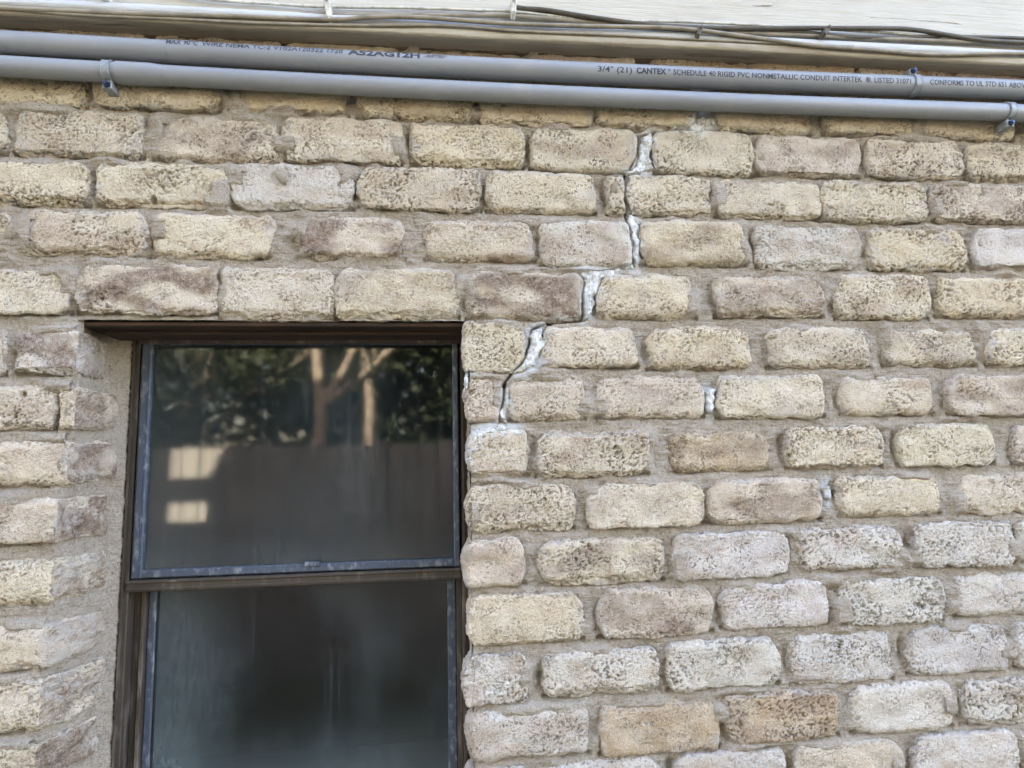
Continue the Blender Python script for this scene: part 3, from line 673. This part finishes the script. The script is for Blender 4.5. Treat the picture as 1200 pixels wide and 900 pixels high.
# ------------------------------------------------------------------ conduits
def pipe_axis(top, bot, y):
    out = []
    for (tx, ty), (bx, by) in zip(top, bot):
        a, b = at(tx, ty, y), at(bx, by, y); out.append(((a+b)/2, abs(a[1]-b[1])/2))
    return out
def conduit(label, top, bot, yc, x0, x1, bell=None, bt=.12):
    A = pipe_axis(top, bot, yc); (c0, r0), (c1, r1) = A
    r = (r0+r1)/2*.868; sl = (c1[1]-c0[1])/(c1[0]-c0[0])
    zc = lambda x: c0[1]+sl*(x-c0[0])
    root = tag(empty('conduit', (0, yc, zc(0))), label, 'conduit', 'grey conduits along the top of the wall')
    hm, hl = (c0[0]+c1[0])/2, (c1[0]-c0[0])/2
    loc = lambda x, dy=0, dz=0: (x, dy, sl*x+dz-.0036*(1-min(((x-hm)/hl)**2, 2.0)))      # the conduits sag a little
    xs = list(np.linspace(x0, x1, 60)); rr = [r]*60
    pm = MB(); pm.tube([loc(x) for x in xs], r, 40)
    pipe = link('pipe', pm.mesh('pipe', True), PVC, root)
    if bell:
        b0, b1 = bell; bm_ = MB()
        L = b1-b0
        bm_.tube([loc(b0-.0005), loc(b0), loc(b0+.002), loc(b0+L*.72), loc(b0+L*.9), loc(b1)], [r*1.003, r*(1+bt*.8), r*(1+bt), r*(1+bt), r*(1+bt*.4), r*1.004], 40, False)
        link('coupling', bm_.mesh('coupling', True), PVC, root)
    return root, pipe, r, zc, loc, sl
yc = -.019
top2, bot2 = [(100, 69.5), (1000, 116)], [(100, 97), (1000, 135.5)]
top1, bot1 = [(100, 41.5), (1000, 86.5)], [(100, 69.5), (1000, 110.5)]
x_at = lambda px, py: X_(px, py, yc-.014)
lo = conduit('lower grey plastic conduit with a strap at each end and no printing', top2, bot2, yc-.002, -2.4, 2.7, (x_at(133, 84), x_at(187, 88)))
up = conduit('upper grey plastic conduit printed with black lettering under the white trim', top1, bot1, yc-.001, -2.4, 2.7, (x_at(196, 60), x_at(241, 62)), .05)

def strap(cd, px, py, a0, a1, tail_dir, width=.012):
    """flat band round the pipe from angle a0 to a1 (0 = towards the camera, 90 = up) and a screwed foot"""
    root, pipe, r, zc, loc, sl = cd; x = x_at(px, py); m = MB(); t = .0016; n = 26
    ang_ = [math.radians(a0+(a1-a0)*k/n) for k in range(n+1)]; V = []
    def pt(a, rad, xx): return (xx, -math.cos(a)*rad, loc(x)[2]+math.sin(a)*rad)
    ring = [(a, r+.0004, r+.0004+t) for a in ang_]
    for a, ri_, ro in ring: V += [pt(a, ri_, x-width/2), pt(a, ro, x-width/2), pt(a, ro, x+width/2), pt(a, ri_, x+width/2)]
    Fs = []
    for k in range(n):
        for e in range(4): Fs.append((k*4+e, k*4+(e+1) % 4, k*4+4+(e+1) % 4, k*4+4+e))
    Fs += [(0, 1, 2, 3), (n*4+3, n*4+2, n*4+1, n*4)]
    m.add(V, Fs)
    # raised rim lines of the band
    for sx in (-1, 1):
        m.tube([pt(a, r+.0004+t, x+sx*width*.42) for a in ang_], .0008, 6)
    s_ob = link('strap', m.mesh('strap', True, 35), STEEL, root)
    # foot: an ear from the end of the band to the wall with its screw
    a = ang_[-1]; e = np.array(pt(a, r+.001, x)); yw = -root.location[1]-.002
    f = MB(); dz = tail_dir
    f.box(x-width*.55, x+width*.55, -r*.35, yw, e[2]+min(0, dz)*1.0, e[2]+max(0, dz)*1.0, .0008)
    link('strap_foot', f.mesh('strap_foot'), STEEL, root)
    sc = MB(); zc_ = e[2]+dz*.55; yy = -r*.35
    sc.tube([(x, yy-.0005, zc_), (x, yy-.004, zc_)], [.0052, .0045], 12); sc.tube([(x, yy-.004, zc_), (x, yy-.0065, zc_)], .0028, 6)
    sc.tube([(x, yy+.001, zc_), (x, yw+.002, zc_)], .0022, 8)
    link('screw', sc.mesh('screw', True, 30), SCREW, s_ob)
strap(lo, 123, 84, 150, -78, -.013)
strap(lo, 1187, 130, 150, -78, -.013)
strap(up, 1076, 101, -150, 88, .011)

def lettering(cd, text, px0, px1, a_mid, size, bold=False, pxs=(0, 0), rm=1.0):
    root, pipe, r, zc, loc, sl = cd
    cu = bpy.data.curves.new('lettering', 'FONT'); cu.body = text; cu.size = 1.0; cu.align_x = 'LEFT'; cu.resolution_u = 2
    cu.offset = .035 if bold else .012
    ob = bpy.data.objects.new('lettering_source', cu); C.objects.link(ob); bpy.context.view_layer.update()
    me = bpy.data.meshes.new_from_object(ob.evaluated_get(bpy.context.evaluated_depsgraph_get()))
    bm = bmesh.new(); bm.from_mesh(me)
    for yy in np.linspace(-.25, .95, 13):
        bmesh.ops.bisect_plane(bm, geom=bm.verts[:]+bm.edges[:]+bm.faces[:], plane_co=(0, yy, 0), plane_no=(0, 1, 0))
    bm.to_mesh(me); bm.free()
    C.objects.unlink(ob); bpy.data.objects.remove(ob); bpy.data.curves.remove(cu)
    co = np.zeros(len(me.vertices)*3, np.float32); me.vertices.foreach_get('co', co); co = co.reshape(-1, 3)
    w = co[:, 0].max()-co[:, 0].min(); x0, x1 = x_at(px0, pxs[0]), x_at(px1, pxs[1])
    x = x0+(co[:, 0]-co[:, 0].min())/w*(x1-x0); th_ = math.radians(a_mid)+(co[:, 1]-.36)*size/r
    R_ = r*rm+.00035
    P = np.stack([x, -np.cos(th_)*R_, np.array([loc(q_)[2] for q_ in x])+np.sin(th_)*R_], -1).astype(np.float32)
    me.vertices.foreach_set('co', P.ravel()); me.update(); me.materials.clear(); me.name = 'lettering'
    link('lettering', me, INK, pipe)
A1 = -6
lettering(up, '3/4" (21)', 700, 740, A1, .0125, False, (80, 82))
lettering(up, 'CANTEX', 745, 780, A1, .0125, True, (82, 84))
lettering(up, '\u00ae', 782, 785, A1+10, .006, False, (84, 84))
lettering(up, 'SCHEDULE 40 RIGID PVC NONMETALLIC CONDUIT INTERTEK', 788, 1009, A1, .0122, False, (84, 94))
lettering(up, '\u00ae. LISTED 31071', 1013, 1066, A1, .0122, False, (94, 97))
lettering(up, 'CONFORMS TO UL STD 651 ABOVE GROUND', 1088, 1236, A1, .0122, False, (97, 104))
lettering(up, 'MAX 90\u00b0C', 196, 233, 22, .0125, False, (48, 50), 1.055)
lettering(up, 'WIRE NEMA TC-2 V102A120322 1720', 237, 402, 24, .0125, False, (50, 60))
lettering(up, 'A52AG12H', 408, 492, 23, .0150, True, (62, 66))
# smudged data block after the code: two rows of small dots
root, pipe, r, zc, loc, sl = up; dm = MB(); bx0, bx1 = x_at(497, 66), x_at(523, 67); rr_ = random.Random(5)
for k in range(22):
    for j in range(3):
        if rr_.random() < .72:
            x_ = bx0+(bx1-bx0)*(k+.1)/22; a_ = math.radians(11+j*8); a2 = a_+math.radians(5.5); R_ = r+.0004; dx = (bx1-bx0)/22*.8
            dm.add([(x_, -math.cos(a_)*R_, loc(x_)[2]+math.sin(a_)*R_), (x_+dx, -math.cos(a_)*R_, loc(x_)[2]+math.sin(a_)*R_), (x_+dx, -math.cos(a2)*R_, loc(x_)[2]+math.sin(a2)*R_), (x_, -math.cos(a2)*R_, loc(x_)[2]+math.sin(a2)*R_)], [(0, 1, 2, 3)])
link('lettering', dm.mesh('lettering'), INK, pipe)

# ------------------------------------------------------------------ cables stapled along the board
def cable(label, pts, r, mat, y=-.026):
    P = []
    for p in pts:
        yy = p[2] if len(p) > 2 else y; q_ = at(p[0], p[1], yy); P.append((q_[0], yy, q_[1]))
    m = MB(); m.tube(spline(P, 8), r, 10); o = link('cable', m.mesh('cable', True), mat)
    return tag(o, label, 'cable', 'cables along the white board')
cable('thin grey cable running along the top edge of the trim from the left', [(-260, -14), (-60, -3), (0, 3), (70, 9), (140, 13), (260, 16), (390, 18, -.028), (500, 18), (600, 19, -.029), (700, 27), (800, 35), (900, 40), (1000, 44), (1100, 48), (1200, 52), (1400, 62), (2100, 96)], .0036, CABLE)
cable('grey cable sagging just below the topmost one and above the trim', [(-260, -8, -.038), (0, 9, -.038), (60, 12, -.038), (180, 17, -.039), (270, 19, -.039), (385, 23, -.039), (440, 20, -.04), (500, 21, -.04), (600, 28, -.04), (700, 31, -.039), (790, 33, -.038), (860, 41, -.038), (950, 53, -.039), (1040, 60, -.04), (1100, 64, -.04), (1200, 63, -.039), (1400, 70, -.038), (2100, 104, -.038)], .0036, CABLE)
cable('dark brown cable springing from the second white clip and running right', [(606, 10, -.028), (640, 12, -.030), (690, 20, -.032), (760, 29, -.033), (830, 33, -.033), (900, 33, -.032), (980, 33, -.032), (1060, 34, -.031), (1110, 41, -.031), (1150, 47, -.031), (1200, 50, -.031), (1400, 60, -.03), (2100, 94, -.03)], (.0039), CABLE2)
cable('dark brown cable crossing behind the others right of the second clip', [(604, 8, -.026), (660, 17, -.027), (720, 26, -.027), (800, 35, -.028), (860, 36, -.027), (940, 38, -.027), (1010, 44, -.027), (1100, 43, -.026), (1200, 45, -.026), (1400, 55, -.026), (2100, 90, -.026)], .0033, CABLE2)
cable('thin pale cable dropping from the top edge to the first white clip', [(150, -14), (240, -1), (310, 4), (380, 8, -.027), (470, 9), (560, 12), (606, 14, -.028), (700, 24), (780, 25), (860, 28), (930, 32), (1060, 40), (1200, 53), (1400, 66), (2100, 98)], .0022, CLIP)
cable('thin grey wire lying lowest on the moulding from left to centre', [(-260, -2, -.036), (0, 11, -.036), (100, 18, -.037), (200, 22, -.037), (300, 27, -.038), (420, 30, -.038), (520, 30, -.038), (620, 37, -.038), (720, 41, -.037), (850, 48, -.036), (1000, 55, -.035)], .0024, CABLE)
def clip(label, px, py, lean, L, r, mat):
    q_ = at(px, py, -.028); m = MB(); x, z = q_
    m.box(-.0045*r, .0045*r, -.016, .010, -L/2, L/2, .0018); m.box(-.006*r, .006*r, -.0125, .006, L*.18, L*.5, .0015)
    m.tube([(0, -.016, L*.32), (0, -.0185, L*.32)], .0032*r, 10); m.tube([(0, -.013, -L*.45), (0, -.006, -L*.62)], .0036*r, 8)
    o = link('cable_clip', m.mesh('cable_clip', True, 35), mat); o.location = (x, -.028, z); o.rotation_euler = (0, lean, 0)
    return tag(o, label, 'cable clip', 'clips holding the cables')
clip('white clip at the left, round three cables, above the lettered conduit code', 386, 16, -.15, .034, 1, CLIP)
clip('white clip where the dark brown cables begin', 601, 14, .05, .026, .9, CLIP)
clip('grimy brown clip hanging below the cables right of the middle', 816, 43, .35, .018, .8, CABLE2)
clip('grimy tilted clip over the blue moulding at the right', 963, 42, .6, .018, .8, CABLE2)
clip('stub of a clip at the top left edge of the board', 125, -3, .0, .014, 1, CLIP)

# ------------------------------------------------------------------ the yard behind the photographer, seen in the panes
gm = MB(); gm.add([(-400, -400, 0), (400, -400, 0), (400, 400, 0), (-400, 400, 0)], [(0, 1, 2, 3)])
tag(link('ground', gm.mesh('ground'), GRASS), kind='structure')
fence = tag(empty('wooden_fence', (-.5, YFEN, 0)), 'tall weathered board fence across the yard, seen only as a reflection in the window', 'fence')
bd = MB(); bd.box(-.068, .068, -.01, .01, 0, 1.93, .003); bme = bd.mesh('board')
rfn = random.Random(9)
for k in range(56):
    link('board', bme, FENCE, fence, (-4.0+k*.146, rfn.uniform(-.006, .006), rfn.uniform(-.02, .02)))
for zr in (.4, 1.6):
    rl = MB(); rl.box(-4.1, 4.2, -.055, -.012, zr, zr+.09); link('rail', rl.mesh('rail'), FENCE, fence)
# added unseen house and gate that cut low sun into patches on the fence
nx0 = lit_l+(0-YFEN)*TA_
nb = tag(empty('sun_block_house', (nx0, 0, 0)), 'added sun blocker shaped as a plain gabled house with tan walls and a grey roof, out of the frame', 'house'); nb.rotation_euler = (0, 0, -SUN_AZ)
b1 = MB(); b1.box(-7, 0, .35, 6.2, 0, 4.2); link('wall', b1.mesh('wall'), SIDING, nb)
b2 = MB(); b2.add([(-7.3, .05, 4.2), (0, .05, 4.2), (0, 3.3, 6.6), (-7.3, 3.3, 6.6), (0, 6.5, 4.2), (-7.3, 6.5, 4.2)], [(0, 1, 2, 3), (3, 2, 4, 5), (0, 3, 5), (1, 4, 2), (0, 5, 4, 1)]); link('roof', b2.mesh('roof'), ROOF, nb)
yg = .25; up_ = (yg-YFEN)*TE_; gx0, gx1 = nx0-.25, HX0-.01
gt = tag(empty('sun_block_gate', ((gx0+gx1)/2, yg, 0)), 'added sun blocker shaped as a tall board gate with a beam over it at the left end of the house', 'sun blocker'); hw = (gx1-gx0)/2
for nm, bx in (('panel', (-hw, hw, -.02, .02, 0, lit_bot+up_)), ('beam', (-hw, hw, -.04, .04, bar_b+up_, bar_a+up_)), ('beam', (-hw, hw, -.03, .03, lit_top+up_, lit_top+up_+.9)), ('post', (-hw-.02, -hw+.08, -.045, .045, 0, lit_top+up_+.9))):  # pieces added and sized to break the sun strip into patches
    m_ = MB(); m_.box(*bx); link(nm, m_.mesh(nm), FENCE, gt)

def tree(x, y, h, spread, n, seed, label, fork, dens):
    r = random.Random(seed); root = tag(empty('tree', (x, y, 0)), label, 'tree', 'trees beyond the fence')
    tm = MB()
    limbs = []
    def limb(p, d, L, rad, lev):
        pts = [p]; rs = [rad]; q_ = Vector(p); dd = Vector(d).normalized()
        for k in range(5):
            dd = (dd+Vector((r.uniform(-.16, .16), r.uniform(-.16, .16), r.uniform(-.02, .14)))).normalized(); q_ = q_+dd*L/5; pts.append(q_.copy()); rs.append(rad*(1-.5*(k+1)/5))
        tm.tube(pts, rs, 9 if lev < 2 else 6)
        if lev >= 1: limbs.extend(pts[2:])
        if lev < 3:
            for _ in range(3 if lev else 0):
                k = r.randint(2, 5); limb(pts[k], dd+Vector((r.uniform(-1, 1), r.uniform(-1, 1), r.uniform(-.2, .8))), L*r.uniform(.5, .75), rs[k]*.7, lev+1)
        return pts, rs
    for dx, rad in fork:
        pts, rs = limb(Vector((dx*.3, 0, 0)), (dx*.3, 0, 1), h*.62, rad, 0)
        for _ in range(4):
            k = r.randint(3, 5); limb(pts[k], (r.uniform(-1, 1)*spread, r.uniform(-1, 1), r.uniform(.3, 1.1)), h*.4, rs[k]*.75, 1)
    link('trunk', tm.mesh('trunk', True, 80), BARK, root)
    rg = np.random.RandomState(seed); L_ = np.array([tuple(p) for p in limbs]); nc = n//16
    k1 = nc//2; c1 = L_[rg.randint(0, len(L_), k1)]+rg.normal(0, .25, (k1, 3)); k2 = nc-k1
    d_ = rg.normal(0, 1, (k2, 3)); d_ /= np.linalg.norm(d_, axis=1, keepdims=True); d_ *= rg.uniform(.45, 1, (k2, 1))**.6
    lo_ = dens[0]; c2 = d_*[dens[1], dens[2], (h*1.02-lo_)/2]+[0, -dens[3], (h*1.02+lo_)/2]
    c2 = c2[noise(c2*1.1+seed, seed) > -.22]
    c = np.vstack([c1, c2]); ctr = np.repeat(c, 16, 0)+rg.normal(0, .17, (len(c)*16, 3)); m_ = len(ctr)
    a = rg.normal(0, 1, (m_, 3)); a[:, 2] *= .6; a /= np.linalg.norm(a, axis=1, keepdims=True); b = np.cross(a, rg.normal(0, 1, (m_, 3))); b /= np.linalg.norm(b, axis=1, keepdims=True)
    s = rg.uniform(.05, .085, (m_, 1))*dens[4]; V = np.stack([ctr-a*s, ctr+b*s*.5, ctr+a*s, ctr-b*s*.5], 1).reshape(-1, 3)
    link('crown', mesh_np('crown', V, np.arange(m_*4).reshape(-1, 4), smooth=False), LEAF, root)
tree(-1.5, -8.2, 7.0, 1.1, 40000, 21, 'forked tree with pale trunks beyond the fence, mirrored in the upper pane', ((-.1, .12), (.8, .11)), (3.6, 2.4, 1.8, .3, 1.0))
tree(-4.6, -8.6, 6.2, 1.2, 40000, 22, 'thin trunked leafy tree beyond the left of the fence, mirrored in the upper pane', ((0, .08), (.9, .06)), (.9, 2.4, 1.6, .6, 1.0))
tree(2.4, -9.0, 6.6, 1.2, 40000, 23, 'bushy tree beyond the right end of the fence', ((0, .12), (-.5, .1)), (1.4, 2.8, 1.8, .2, 1.0))
tree(-1.6, -12.5, 15.0, 1.2, 90000, 24, 'dense dark tree filling the gap behind the forked trunks', ((0, .14),), (.5, 3.9, 2.0, .3, 2.3))
tree(-7.4, -12.0, 15.5, 1.2, 90000, 25, 'dense dark tree farthest left behind the fence', ((0, .14),), (.5, 3.9, 2.0, .3, 2.3))
tree(4.6, -12.8, 10.5, 1.2, 60000, 26, 'dense dark tree farthest right behind the fence', ((0, .14),), (.5, 3.9, 2.0, .3, 2.3))
